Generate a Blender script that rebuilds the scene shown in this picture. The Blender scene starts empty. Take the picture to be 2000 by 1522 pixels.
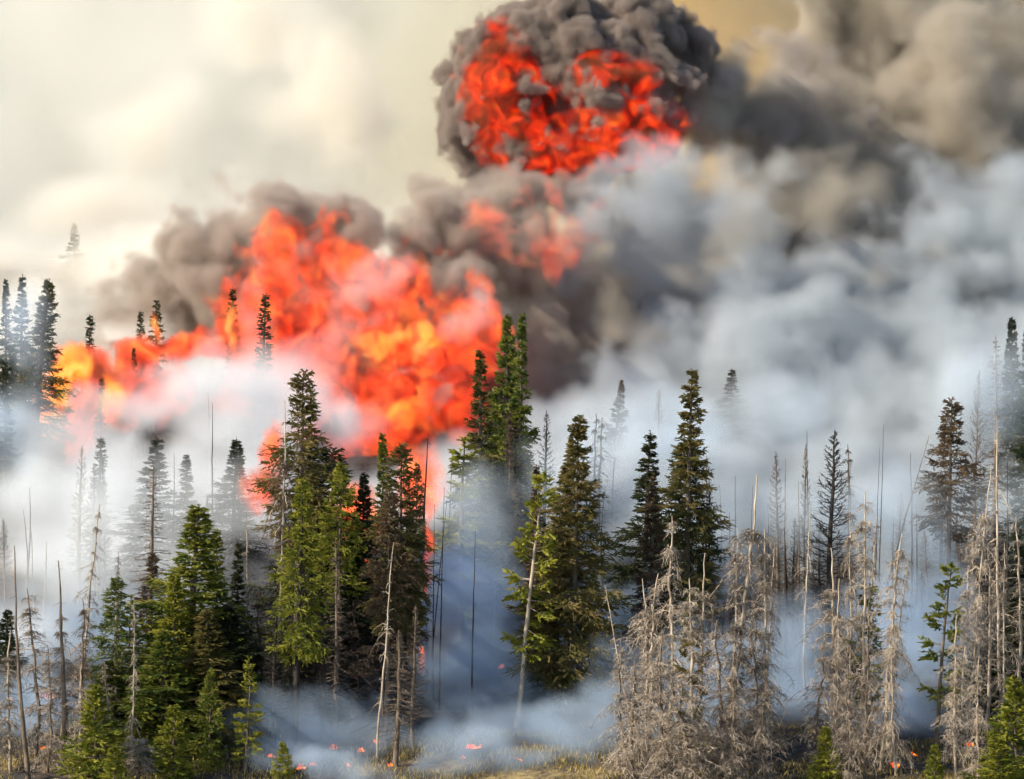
import bpy, math, random
import numpy as np
from mathutils import Vector, Matrix
S = bpy.context.scene
COL = S.collection
rng = np.random.default_rng(7)
random.seed(7)

# ------------------------------------------------------------------ camera, world, sun, exposure
F = 8709.0                      # focal length in photo pixels (photo 2000 wide)
ZC = 38.5
PITCH = math.radians(6)
cam = bpy.data.objects.new('camera', bpy.data.cameras.new('camera')); COL.objects.link(cam); S.camera = cam
cam.location = (0, -200, ZC); cam.rotation_euler = (math.radians(90) - PITCH, 0, 0)
cam.data.sensor_width = 36; cam.data.lens = 36 * F / 2000; cam.data.clip_start = 1; cam.data.clip_end = 6000
w = bpy.data.worlds.new('World'); S.world = w; w.use_nodes = True
nt = w.node_tree; bg = nt.nodes['Background']
sky = nt.nodes.new('ShaderNodeTexSky'); sky.sky_type = 'NISHITA'; sky.sun_disc = False
nt.links.new(sky.outputs[0], bg.inputs[0]); bg.inputs[1].default_value = 0.15
SUN_EL = math.radians(36); SUN_AZ = math.radians(-112)
sky.sun_elevation = SUN_EL; sky.sun_rotation = SUN_AZ
sdir = Vector((math.sin(SUN_AZ) * math.cos(SUN_EL), math.cos(SUN_AZ) * math.cos(SUN_EL), math.sin(SUN_EL)))
sun = bpy.data.lights.new('sun', 'SUN'); sun.energy = 5.0; sun.angle = math.radians(.5); sun.color = (1, .88, .70)
so = bpy.data.objects.new('sun', sun); COL.objects.link(so); so.rotation_euler = sdir.to_track_quat('Z', 'Y').to_euler()
S.view_settings.view_transform = 'Standard'; S.view_settings.look = 'None'
S.view_settings.exposure = 0.72; S.view_settings.gamma = 1
S.view_settings.use_curve_mapping = False
c = S.cycles
c.volume_bounces = 8; c.max_bounces = 10; c.diffuse_bounces = 3; c.glossy_bounces = 1; c.transmission_bounces = 2
c.volume_step_rate = 1.3; c.volume_max_steps = 400
c.use_denoising = True; c.use_adaptive_sampling = True; c.adaptive_threshold = .05; c.sample_clamp_indirect = 4

# ------------------------------------------------------------------ helpers
def w3(px, py, Y):
    """the point of the place at depth Y that the photograph shows at pixel px, py"""
    ax = (px - 1000) / F; ay = -(py - 761) / F
    dy = math.cos(PITCH) + ay * math.sin(PITCH); dz = -math.sin(PITCH) + ay * math.cos(PITCH)
    t = (Y + 200) / dy
    return Vector((ax * t, Y, ZC + dz * t))
def ppm(Y): return F / (Y + 200)
def ground(x, y):
    b = .25 * np.sin(x * .31 + 1) * np.cos(y * .27) + .12 * np.sin(x * .83 + y * .6)
    z = np.where(y < 95, .13 * y, .13 * 95 + .02 * (y - 95))
    return z + b
def gpoint(px, Y):
    x = (px - 1000) / F * (Y + 200)
    for _ in range(3):
        z = float(ground(x, Y)); dep = (Y + 200) * math.cos(PITCH) - (z - ZC) * math.sin(PITCH); x = (px - 1000) / F * dep
    return Vector((x, Y, float(ground(x, Y))))
def tag(o, label=None, cat=None, group=None, kind=None):
    if label: o['label'] = label
    if cat: o['category'] = cat
    if group: o['group'] = group
    if kind: o['kind'] = kind
    return o
def empty(name, loc=(0, 0, 0)):
    o = bpy.data.objects.new(name, None); COL.objects.link(o); o.location = loc; o.empty_display_size = .3
    return o

# ------------------------------------------------------------------ materials
def newmat(name):
    m = bpy.data.materials.new(name); m.use_nodes = True
    return m, m.node_tree, m.node_tree.nodes['Principled BSDF']
def ramp(nt, fac, stops):
    r = nt.nodes.new('ShaderNodeValToRGB')
    while len(r.color_ramp.elements) < len(stops): r.color_ramp.elements.new(.5)
    for e, (p, col) in zip(r.color_ramp.elements, stops): e.position = p; e.color = (*col, 1)
    nt.links.new(fac, r.inputs[0]); return r.outputs[0]
def leafmat(name, c0, c1, c2, sc=1.2, tr=.25):
    m, nt, b = newmat(name); N = nt.nodes.new; L = nt.links.new
    a = N('ShaderNodeAttribute'); a.attribute_name = 'tint'
    tc = N('ShaderNodeTexCoord'); n = N('ShaderNodeTexNoise'); n.inputs['Scale'].default_value = sc; n.inputs['Detail'].default_value = 3
    L(tc.outputs['Object'], n.inputs['Vector'])
    oi = N('ShaderNodeObjectInfo')
    s = N('ShaderNodeMath'); s.operation = 'MULTIPLY_ADD'; L(a.outputs['Fac'], s.inputs[0]); s.inputs[1].default_value = .55; L(n.outputs[0], s.inputs[2])
    s2 = N('ShaderNodeMath'); s2.operation = 'MULTIPLY_ADD'; L(oi.outputs['Random'], s2.inputs[0]); s2.inputs[1].default_value = .25; L(s.outputs[0], s2.inputs[2])
    col = ramp(nt, s2.outputs[0], [(.45, c0), (.85, c1), (1.15 if False else 1.0, c2)])
    L(col, b.inputs['Base Color']); b.inputs['Roughness'].default_value = .65; b.inputs['Specular IOR Level'].default_value = .25
    t = N('ShaderNodeBsdfTranslucent'); L(col, t.inputs[0]); mx = N('ShaderNodeMixShader'); mx.inputs[0].default_value = tr
    L(b.outputs[0], mx.inputs[1]); L(t.outputs[0], mx.inputs[2]); L(mx.outputs[0], nt.nodes['Material Output'].inputs[0])
    return m
def woodmat(name, c0, c1, sc=3.0):
    m, nt, b = newmat(name); N = nt.nodes.new; L = nt.links.new
    tc = N('ShaderNodeTexCoord'); mp = N('ShaderNodeMapping'); mp.inputs['Scale'].default_value = (1, 1, .22)
    n = N('ShaderNodeTexNoise'); n.inputs['Scale'].default_value = sc; n.inputs['Detail'].default_value = 6; n.inputs['Roughness'].default_value = .7
    L(tc.outputs['Object'], mp.inputs[0]); L(mp.outputs[0], n.inputs['Vector'])
    col = ramp(nt, n.outputs[0], [(.36, c0), (.64, c1)])
    L(col, b.inputs['Base Color']); b.inputs['Roughness'].default_value = .85; b.inputs['Specular IOR Level'].default_value = .2
    bp = N('ShaderNodeBump'); bp.inputs['Strength'].default_value = .5; bp.inputs['Distance'].default_value = .03; L(n.outputs[0], bp.inputs['Height']); L(bp.outputs[0], b.inputs['Normal'])
    return m
M = {
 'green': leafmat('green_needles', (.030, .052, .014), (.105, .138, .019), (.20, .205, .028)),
 'olive': leafmat('olive_needles', (.040, .046, .014), (.105, .098, .025), (.17, .13, .04)),
 'bright': leafmat('bright_needles', (.06, .085, .010), (.165, .18, .016), (.27, .26, .032)),
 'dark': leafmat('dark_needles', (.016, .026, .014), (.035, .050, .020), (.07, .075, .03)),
 'brown': leafmat('scorched_needles', (.040, .028, .018), (.085, .058, .034), (.14, .095, .05)),
 'straw': leafmat('lichen_twigs', (.04, .032, .025), (.135, .108, .082), (.46, .39, .31), tr=.1),
 'soot': leafmat('charred_twigs', (.018, .014, .012), (.045, .034, .027), (.09, .068, .052), tr=.1),
 'bark': woodmat('spruce_bark', (.045, .036, .028), (.16, .125, .095)),
 'pale': woodmat('weathered_wood', (.16, .125, .09), (.52, .44, .34)),
 'char': woodmat('charred_wood', (.010, .009, .009), (.055, .045, .038)),
 'dead': woodmat('dead_brown_wood', (.055, .042, .032), (.22, .17, .125)),
}

# ------------------------------------------------------------------ mesh builders (numpy)
class Buf:
    def __init__(s): s.v = []; s.f = []; s.t = []; s.n = 0
    def add(s, v, f, t):
        v = np.asarray(v, float).reshape(-1, 3); f = np.asarray(f).reshape(len(f), -1) + s.n
        s.v.append(v); s.f.append(f); s.t.append(np.asarray(t, float)); s.n += len(v)
    def tubes(s, P, R, sides=3, tint=None):
        """P n,k,3 centre lines; R n,k radii"""
        n, k, _ = P.shape
        D = np.gradient(P, axis=1); D /= np.linalg.norm(D, axis=2, keepdims=True) + 1e-9
        up = np.where(np.abs(D[..., 2:3]) > .8, np.array([1., 0, 0]), np.array([0, 0, 1.]))
        A = np.cross(D, up); A /= np.linalg.norm(A, axis=2, keepdims=True) + 1e-9; B = np.cross(D, A)
        a = np.arange(sides) * 2 * math.pi / sides
        V = P[:, :, None, :] + R[:, :, None, None] * (np.cos(a)[None, None, :, None] * A[:, :, None, :] + np.sin(a)[None, None, :, None] * B[:, :, None, :])
        i = np.arange(n)[:, None, None] * k * sides + np.arange(k - 1)[None, :, None] * sides
        j = np.arange(sides)[None, None, :]; j2 = (j + 1) % sides
        f = np.stack([i + j, i + j2, i + sides + j2, i + sides + j], -1).reshape(-1, 4)
        t = rng.random(n) if tint is None else tint
        s.add(V, f, np.repeat(t, (k - 1) * sides))
    def tufts(s, P, D, ln, wd, cross=2, tint=None):
        n = len(P); D = D / (np.linalg.norm(D, axis=1, keepdims=True) + 1e-9)
        r = rng.normal(size=(n, 3)); A = np.cross(D, r); A /= np.linalg.norm(A, axis=1, keepdims=True) + 1e-9
        t = rng.random(n) if tint is None else tint
        for q in range(cross):
            if q: A = np.cross(D, A)
            V = np.stack([P, P + D * (ln * .45)[:, None] + A * wd[:, None], P + D * ln[:, None], P + D * (ln * .45)[:, None] - A * wd[:, None]], 1)
            s.add(V, np.arange(n * 4).reshape(n, 4), t)
    def build(s, name, mat):
        me = bpy.data.meshes.new(name)
        v = np.concatenate(s.v).astype(np.float32); f = np.concatenate(s.f).astype(np.int32); t = np.concatenate(s.t).astype(np.float32)
        me.vertices.add(len(v)); me.vertices.foreach_set('co', v.ravel())
        me.loops.add(f.size); me.loops.foreach_set('vertex_index', f.ravel())
        me.polygons.add(len(f)); me.polygons.foreach_set('loop_start', np.arange(len(f), dtype=np.int32) * 4)
        me.update(calc_edges=True)
        me.attributes.new('tint', 'FLOAT', 'FACE').data.foreach_set('value', t)
        me.materials.append(mat); return me

def trunk_line(H, bend, k=14, kink=.0):
    z = np.linspace(0, 1, k); ph = rng.random(2) * 6.28
    x = bend * (np.sin(z * 3 + ph[0]) - math.sin(ph[0])) + np.cumsum(rng.normal(0, kink, k)); y = bend * (np.sin(z * 2.4 + ph[1]) - math.sin(ph[1])) + np.cumsum(rng.normal(0, kink, k))
    x = x - x[-1] * z; y = y - y[-1] * z           # top stays above the base
    x -= x[0]; y -= y[0]
    return np.stack([x, y, z * H], 1)
def on_trunk(T, z):
    return np.stack([np.interp(z, T[:, 2], T[:, 0]), np.interp(z, T[:, 2], T[:, 1]), z], -1)
def curves(P0, az, L, el, droop, up, k=5):
    """n branch centre lines: leave the trunk at P0 with azimuth az, elevation el, sag, tip turned up"""
    s = np.linspace(0, 1, k)[None, :]
    r = L[:, None] * np.cos(el)[:, None] * s
    z = L[:, None] * (np.sin(el)[:, None] * s - droop[:, None] * s ** 2 + up[:, None] * s ** 4)
    return np.stack([P0[:, 0:1] + r * np.cos(az)[:, None], P0[:, 1:2] + r * np.sin(az)[:, None], P0[:, 2:3] + z], -1)
def interp_line(C, i, s):
    k = C.shape[1]; u = np.clip(s * (k - 1), 0, k - 1.001); a = u.astype(int); f = (u - a)[:, None]
    return C[i, a] * (1 - f) + C[i, a + 1] * f

def spruce(H=16, R=1.8, start=.12, whorl=.36, per=6, sub=13, tl=.26, tw=.036, shape=.85, gaps=.14, droop=.35, trunk_r=.17, bare=.0, spire=.0, hang=.5, tip_only=0.0):
    T = trunk_line(H, .12, kink=.02); parts = {}
    b = Buf(); k = len(T); z = np.linspace(0, 1, k)
    b.tubes(T[None], (trunk_r * (1 - z) ** .8 + .012)[None], 8); parts['trunk'] = b
    zs = []; zz = H * start
    while zz < H * .985:
        t = zz / H
        for _ in range(max(3, int(per * (1 - .35 * t)))): zs.append(zz + rng.normal(0, whorl * .3))
        zz += whorl * rng.uniform(.75, 1.3) * (1 - .55 * t)
    zs = np.clip(np.array(zs), H * start * .9, H * .992); n = len(zs)
    az = np.arange(n) * 2.399963 + rng.normal(0, .35, n)
    t = (zs / H - start) / (1 - start); t = np.clip(t, 0, 1)
    prof = (1 - t) ** shape * (1 - .45 * np.exp(-t * 14)) * (1 - .30 * np.sin(np.clip(t - .5, 0, 1) * 2 * math.pi)) + .012
    if spire: prof = prof * (1 - spire * np.clip(t - .55, 0, 1) / .45)
    lump = 1 + .22 * np.sin(az * 2 + zs * 1.1) + .18 * np.sin(zs * 2.3 + 1.7 * np.cos(az))
    L = R * prof * lump * rng.uniform(.6, 1.15, n)
    keep = rng.random(n) > gaps; zs, az, L, t = zs[keep], az[keep], L[keep], t[keep]; n = len(L)
    el = np.radians(-22 + 75 * t ** 1.3 + rng.normal(0, 8, n))
    dr = droop * (1 - .7 * t) * rng.uniform(.6, 1.4, n); up = rng.uniform(.1, .4, n)
    C = curves(on_trunk(T, zs), az, L, el, dr, up)
    b = Buf(); s = np.linspace(0, 1, 5)
    b.tubes(C, (.008 + .020 * (L / R))[:, None] * (1 - .8 * s)[None], 3); parts['branches'] = b
    f = Buf()
    # side twigs, each with three tufts
    m = np.maximum(4, (1.35 * sub * (.35 + .65 * L / R)).astype(int)); i = np.repeat(np.arange(n), m); q = len(i)
    ss = np.maximum(tip_only, rng.uniform(.12, 1, q) ** .8); P = interp_line(C, i, ss)
    side = np.where(rng.random(q) < .5, 1, -1); a2 = az[i] + side * rng.uniform(.35, 1.15, q)
    l2 = L[i] * .42 * (1.12 - ss * .75) * rng.uniform(.6, 1.2, q) + .12
    e2 = el[i] * .5 + rng.normal(-.12, .3, q)
    D = np.stack([np.cos(a2) * np.cos(e2), np.sin(a2) * np.cos(e2), np.sin(e2)], 1)
    bt = rng.random(n)[i] * .6 + .4 * rng.random(q); tls = (.45 + .55 * np.clip(L / R * 1.6, 0, 1))[i]
    for fr in (0., .25, .5, .75, 1.):
        o = P + D * (l2 * fr)[:, None]; o[:, 2] -= hang * .25 * l2 * fr
        d = D + rng.normal(0, .28, (q, 3)); d[:, 2] -= hang * .35
        f.tufts(o, d, tls * tl * rng.uniform(.6, 1.25, q), tw * rng.uniform(.6, 1.2, q), 2, bt)
    # hanging sprays under the branch
    pick = rng.random(q) < .55; o = P[pick]; d = rng.normal(0, .4, o.shape); d[:, 2] -= .9
    f.tufts(o, d, tls[pick] * tl * rng.uniform(.5, 1., len(o)), tw * rng.uniform(.5, 1., len(o)), 2, bt[pick])
    # leader
    o = on_trunk(T, rng.uniform(H * .955, H * .998, 26)); d = rng.normal(0, .45, o.shape); d[:, 2] += .9
    f.tufts(o, d, np.full(26, tl * .45), np.full(26, tw * .7), 2)
    parts['foliage'] = f
    if bare > 0:     # dead stubs on the clear trunk
        nb = int(H * start * 5); zb = rng.uniform(.04 * H, H * start, nb)
        Cb = curves(on_trunk(T, zb), rng.random(nb) * 6.28, rng.uniform(.2, bare, nb), rng.normal(-.15, .25, nb), np.full(nb, .25), np.full(nb, .05), 5)
        parts['branches'].tubes(Cb, np.full((nb, 1), .013) * (1 - .7 * s)[None], 3)
    return parts, H, R

def snag(H=14, R=1.1, n=150, twigs=13, droop=1.1, kink=.05, trunk_r=.085, hair=1.0, start=.08, up=.1, top_bare=.05, tl=.5):
    T = trunk_line(H, .25, 20, kink); parts = {}
    b = Buf(); z = np.linspace(0, 1, len(T)); b.tubes(T[None], (trunk_r * (1 - z) ** .7 + .018)[None], 7); parts['trunk'] = b
    zs = H * (start + (1 - start - top_bare) * rng.random(n) ** .9); t = zs / H
    az = rng.random(n) * 6.283
    zs += .25 * np.sin(zs * 4.1 + rng.random() * 6)
    L = R * np.clip(1.15 - .15 * t - 1.0 * np.clip(t - .72, 0, 1) / .28, .12, 1) * (.75 + .35 * np.sin(zs * 1.9 + rng.random() * 6) * np.sin(zs * .8)) * rng.uniform(.25, 1.15, n) ** 1.5 + .1
    el = rng.normal(.15 + .35 * t, .35, n); dr = droop * rng.uniform(.5, 1.3, n)
    C = curves(on_trunk(T, zs), az, L, el, dr, np.full(n, up), 7)
    C[:, 1:] += rng.normal(0, .03, C[:, 1:].shape)
    b = Buf(); s = np.linspace(0, 1, 7); b.tubes(C, (.014 + .022 * rng.random(n) ** 2)[:, None] * (1 - .65 * s)[None], 3)
    if n < 60: parts['branch'] = each(C, (.02 + .02 * rng.random(n))[:, None] * (1 - .65 * s)[None])
    else: parts['branches'] = b
    if n > 60:      # long arching boughs that hang down with their own twigs
        nb = 9; zb = H * rng.uniform(.12, .7, nb); Lb = R * rng.uniform(.9, 1.5, nb); Cb = curves(on_trunk(T, zb), rng.random(nb) * 6.28, Lb, rng.uniform(.2, .8, nb), rng.uniform(1.2, 2.0, nb), np.zeros(nb), 7); Cb[:, 1:] += rng.normal(0, .03, Cb[:, 1:].shape)
        b.tubes(Cb, (.022 + .012 * rng.random(nb))[:, None] * (1 - .6 * s)[None], 3)
        C = np.concatenate([C] + [Cb] * 3); L = np.concatenate([L] + [Lb] * 3); az = np.concatenate([az] + [np.zeros(nb)] * 3); n = len(C)
        az[-3 * nb:] = rng.random(3 * nb) * 6.28
    f = Buf(); q = n * twigs; i = np.repeat(np.arange(n), twigs); ss = rng.uniform(.1, 1, q); P = interp_line(C, i, ss)
    a2 = az[i] + rng.normal(0, .9, q); l2 = tl * rng.uniform(.3, 1.2, q) * (L[i] / R * .6 + .4)
    C2 = curves(P, a2, l2, rng.normal(-.2, .6, q), rng.uniform(.4, 1.1, q), np.zeros(q), 4); C2[:, 1:] += rng.normal(0, .022, C2[:, 1:].shape)
    s = np.linspace(0, 1, 4); f.tubes(C2, (.011 * np.ones(q))[:, None] * (1 - .6 * s)[None], 3, rng.random(n)[i] * .5 + rng.random(q) * .5)
    if hair > 0:
        h = int(q * hair * 1.6); j = rng.integers(0, q, h); o = interp_line(C2, j, rng.random(h)); d = rng.normal(0, .6, (h, 3)); d[:, 2] -= .45
        f.tufts(o, d, rng.uniform(.07, .2, h), rng.uniform(.008, .02, h), 1)
    parts['twigs'] = f
    return parts, H, R

def skeleton(H=14, R=1.3, n=130, sub=9, el0=-.05, el1=.9, start=.2, shape=.7, trunk_r=.13, dr=.1, up=.35):
    T = trunk_line(H, .1, kink=.015); parts = {}
    b = Buf(); z = np.linspace(0, 1, len(T)); b.tubes(T[None], (trunk_r * (1 - z) ** .8 + .012)[None], 7); parts['trunk'] = b
    t = np.linspace(0, 1, n); zs = H * (start + (1 - start) * .98 * t) + rng.normal(0, .06, n); zs = np.minimum(zs, H * .99)
    az = np.arange(n) * 2.4 + rng.normal(0, .4, n)
    L = R * ((1 - t) ** shape * (1 - .5 * np.exp(-t * 8)) + .05) * rng.uniform(.55, 1.1, n)
    el = el0 + (el1 - el0) * t + rng.normal(0, .12, n)
    C = curves(on_trunk(T, zs), az, L, el, np.full(n, dr), np.full(n, up), 6); C[:, 1:] += rng.normal(0, .012, C[:, 1:].shape)
    s = np.linspace(0, 1, 6); b = Buf(); b.tubes(C, (.018 + .020 * L / R)[:, None] * (1 - .6 * s)[None], 3)
    q = n * sub; i = np.repeat(np.arange(n), sub); ss = rng.uniform(.25, 1, q); P = interp_line(C, i, ss)
    C2 = curves(P, az[i] + rng.choice([-1, 1], q) * rng.uniform(.3, 1.1, q), .28 * L[i] * rng.uniform(.4, 1.2, q) + .05, el[i] + rng.normal(0, .4, q), rng.uniform(0, .3, q), np.full(q, .1), 3)
    b.tubes(C2, np.full((q, 1), .013) * (1 - .5 * np.linspace(0, 1, 3))[None], 3); parts['branches'] = b
    return parts, H, R

def pole(H=14, R=.5, n=26, trunk_r=.095, kink=.02, Lr=(.12, .7), top=.98):
    T = trunk_line(H, .12, 16, kink); parts = {}
    b = Buf(); z = np.linspace(0, 1, len(T)); b.tubes(T[None], (trunk_r * (1 - z) ** 1.0 + .018)[None], 7); parts['trunk'] = b
    zs = H * rng.uniform(.15, top, n); L = rng.uniform(*Lr, n) * (1.1 - .6 * zs / H)
    C = curves(on_trunk(T, zs), rng.random(n) * 6.28, L, rng.normal(.1, .4, n), rng.uniform(.1, .7, n), np.full(n, .05), 5); C[:, 1:] += rng.normal(0, .015, C[:, 1:].shape)
    s = np.linspace(0, 1, 5); parts['branch'] = each(C, np.full((n, 1), .014) * (1 - .6 * s)[None])
    return parts, H, R

PROTO = {}
def proto(key, res):
    parts, H, R = res; out = []
    for k, b in parts.items():
        for q in (b if isinstance(b, list) else [b]): out.append((k, q.build(k, M['bark'])))
    PROTO[key] = (out, H, R)
def each(C, R):
    out = []
    for i in range(len(C)):
        b = Buf(); b.tubes(C[i:i + 1], R[i:i + 1], 4); out.append(b)
    return out
for i in range(3): proto(f'spruce{i}', spruce(16, 1.8, [.08, .12, .22][i], sub=16, bare=.6, shape=[.95, 1.05, .9][i], gaps=[.14, .22, .18][i]))
for i in range(2): proto(f'full{i}', spruce(14, 2.0, .05, per=7, sub=17, shape=.85, gaps=.1))
proto('wide0', spruce(16, 2.5, .12, per=7, sub=18, shape=.88, gaps=.12, trunk_r=.14, tl=.28))
for i in range(2): proto(f'half{i}', spruce(16, 1.7, [.38, .5][i], per=6, sub=12, shape=.55, gaps=.2, bare=1.2))
proto('spire0', spruce(13, .75, .12, whorl=.3, per=5, sub=6, shape=.6, tl=.22, tw=.04, gaps=.2, bare=.5))
proto('spire1', spruce(13, .7, .45, whorl=.3, per=5, sub=6, shape=.45, tl=.2, tw=.04, gaps=.25, bare=.5))
for i in range(2): proto(f'young{i}', spruce(5, .95, .05, whorl=.27, per=6, sub=9, shape=.6, tl=.2, tw=.04, droop=-.15, trunk_r=.06, hang=-.4, gaps=.1))
proto('pine0', spruce(12, 1.1, .3, whorl=.5, per=4, sub=9, shape=.35, tl=.26, tw=.05, droop=.1, gaps=.34, hang=0., trunk_r=.11, bare=.5, tip_only=.5))
proto('pine1', spruce(12, 1.3, .15, whorl=.5, per=5, sub=10, shape=.5, tl=.26, tw=.05, droop=.1, gaps=.3, hang=0., trunk_r=.11, bare=.5, tip_only=.35))
for i in range(4): proto(f'snag{i}', snag(14, [1.1, 1.3, .9, 1.2][i], [125, 140, 105, 120][i], twigs=10, hair=.5, trunk_r=.066, kink=[.03, .05, .03, .06][i], top_bare=[.05, .03, .16, .08][i], droop=[1.2, 1.5, 1.0, 1.3][i]))
for i in range(2): proto(f'thin{i}', snag(14, .9, 90, twigs=7, hair=.3, droop=.8, kink=.03, trunk_r=.07, tl=.4, top_bare=.04))
for i in range(2): proto(f'arms{i}', snag(14, 1.3, 42, twigs=3, hair=.1, droop=.9, kink=.035, trunk_r=.085, tl=.45, start=.2, up=.0))
for i in range(2): proto(f'skel{i}', skeleton(14, [1.5, 1.0][i], [150, 130][i], sub=14))
proto('skeldroop', skeleton(14, 1.2, 130, 10, -.1, .5, .2, dr=.55, up=.2))
for i in range(3): proto(f'pole{i}', pole(14, .5, [14, 7, 22][i]))

MATS = {'foliage': 'green', 'twigs': 'straw', 'trunk': 'bark', 'branches': 'bark', 'branch': 'bark'}
NAMES = {'spruce': ('spruce_tree', 'spruce tree', 'living spruces'), 'dead': ('dead_tree', 'dead tree', 'weathered dead trees with shaggy twigs'),
         'burnt': ('burnt_tree', 'burnt tree', 'burnt bare trees'), 'pine': ('pine_tree', 'pine tree', 'green pines'), 'pole': ('bare_trunk', 'bare trunk', 'bare standing trunks'),
         'scorched': ('scorched_spruce', 'scorched spruce', 'scorched brown spruces'), 'young': ('young_pine', 'young pine', 'young pines at the forest edge')}
def plant(cls, key, tx, ty, bx, Y, wpx, label, leaf=None, wood=None, spin=None, lod=False, group=None):
    meshes, H, R = PROTO[key]
    B = gpoint(bx, Y); B.z -= .08; Tp = w3(tx, ty, Y); d = Tp - B; h = d.length
    nm, cat, grp = NAMES[cls]
    r = empty(nm, B); tag(r, label, cat, group or grp)
    sz = h / H; sx = (wpx * {'spruce': 1.3, 'dead': .95, 'scorched': 1.25, 'pine': 1.15, 'burnt': 1.2, 'young': 1.15}.get(cls, 1) * (1.2 if key[:4] == 'full' else 1) / 2 / ppm(Y)) / R
    rot = d.to_track_quat('Z', 'Y').to_matrix().to_4x4() @ Matrix.Rotation(random.random() * 6.28 if spin is None else spin, 4, 'Z')
    r.matrix_world = Matrix.Translation(B) @ rot @ Matrix.Diagonal((sx, sx, sz, 1))
    for k, me in meshes:
        if k == 'branch' and Y > 14 and wpx < 30 and random.random() < .3: continue
        o = bpy.data.objects.new(k, me)
        if k not in ('trunk', 'branch'): o['kind'] = 'stuff'
        COL.objects.link(o); o.parent = r
        mt = (leaf if k in ('foliage', 'twigs') else wood) or MATS[k]
        o.material_slots[0].link = 'OBJECT'; o.material_slots[0].material = M[mt]
    return r

# ------------------------------------------------------------------ ground
def build_ground():
    ys = np.concatenate([np.linspace(-190, -20, 30), np.linspace(-18, 110, 180), np.geomspace(115, 4000, 30)])
    xs = np.concatenate([-np.geomspace(3000, 62, 18), np.linspace(-60, 60, 150), np.geomspace(62, 3000, 18)])
    X, Yg = np.meshgrid(xs, ys); Z = ground(X, Yg)
    Z += np.where((np.abs(X) < 62) & (Yg < 110), rng.normal(0, .03, X.shape), 0)
    v = np.stack([X, Yg, Z], -1).reshape(-1, 3); nx = len(xs); i = np.arange(len(ys) - 1)[:, None] * nx + np.arange(nx - 1)[None]
    f = np.stack([i, i + 1, i + nx + 1, i + nx], -1).reshape(-1, 4)
    b = Buf(); b.add(v, f, np.zeros(len(f)))
    m, nt, bs = newmat('forest_floor'); N = nt.nodes.new; L = nt.links.new
    tc = N('ShaderNodeTexCoord')
    n1 = N('ShaderNodeTexNoise'); n1.inputs['Scale'].default_value = .35; n1.inputs['Detail'].default_value = 8; L(tc.outputs['Object'], n1.inputs['Vector'])
    n2 = N('ShaderNodeTexNoise'); n2.inputs['Scale'].default_value = 6; n2.inputs['Detail'].default_value = 6; L(tc.outputs['Object'], n2.inputs['Vector'])
    a = N('ShaderNodeMath'); a.operation = 'MULTIPLY_ADD'; L(n2.outputs[0], a.inputs[0]); a.inputs[1].default_value = .45; L(n1.outputs[0], a.inputs[2])
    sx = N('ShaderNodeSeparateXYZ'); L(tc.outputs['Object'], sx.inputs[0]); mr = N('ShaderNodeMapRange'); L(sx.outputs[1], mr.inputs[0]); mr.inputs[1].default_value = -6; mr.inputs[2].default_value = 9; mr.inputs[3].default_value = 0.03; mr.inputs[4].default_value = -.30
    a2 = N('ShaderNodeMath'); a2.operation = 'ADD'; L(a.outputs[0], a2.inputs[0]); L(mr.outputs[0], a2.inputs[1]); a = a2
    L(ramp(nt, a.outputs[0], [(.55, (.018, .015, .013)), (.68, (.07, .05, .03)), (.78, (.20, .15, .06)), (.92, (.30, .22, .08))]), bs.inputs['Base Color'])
    bs.inputs['Roughness'].default_value = .95
    bp = N('ShaderNodeBump'); bp.inputs['Strength'].default_value = .8; bp.inputs['Distance'].default_value = .1; L(n2.outputs[0], bp.inputs['Height']); L(bp.outputs[0], bs.inputs['Normal'])
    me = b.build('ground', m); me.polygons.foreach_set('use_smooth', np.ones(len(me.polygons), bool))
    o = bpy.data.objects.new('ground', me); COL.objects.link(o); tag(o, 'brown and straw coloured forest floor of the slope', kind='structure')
build_ground()
def build_grass():
    n = 60000; x = rng.uniform(-27, 27, n); y = -9 + 15 * rng.random(n) ** 1.2
    cl = np.sin(x * .9 + np.sin(y * 1.3) * 2) + np.cos(y * 1.1 - x * .5) + rng.normal(0, .5, n); k = cl > -.2; x, y = x[k], y[k]; n = len(x)
    P = np.stack([x, y, ground(x, y) - .02], 1); D = rng.normal(0, .35, (n, 3)); D[:, 2] = 1
    b = Buf(); b.tufts(P, D, rng.uniform(.12, .4, n), rng.uniform(.012, .03, n), 1)
    m = leafmat('dry_grass', (.09, .07, .025), (.24, .18, .05), (.36, .28, .09), .4)
    o = bpy.data.objects.new('dry_grass', b.build('dry_grass', m)); COL.objects.link(o); tag(o, 'dry golden grass along the forest edge', kind='stuff')
build_grass()

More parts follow.
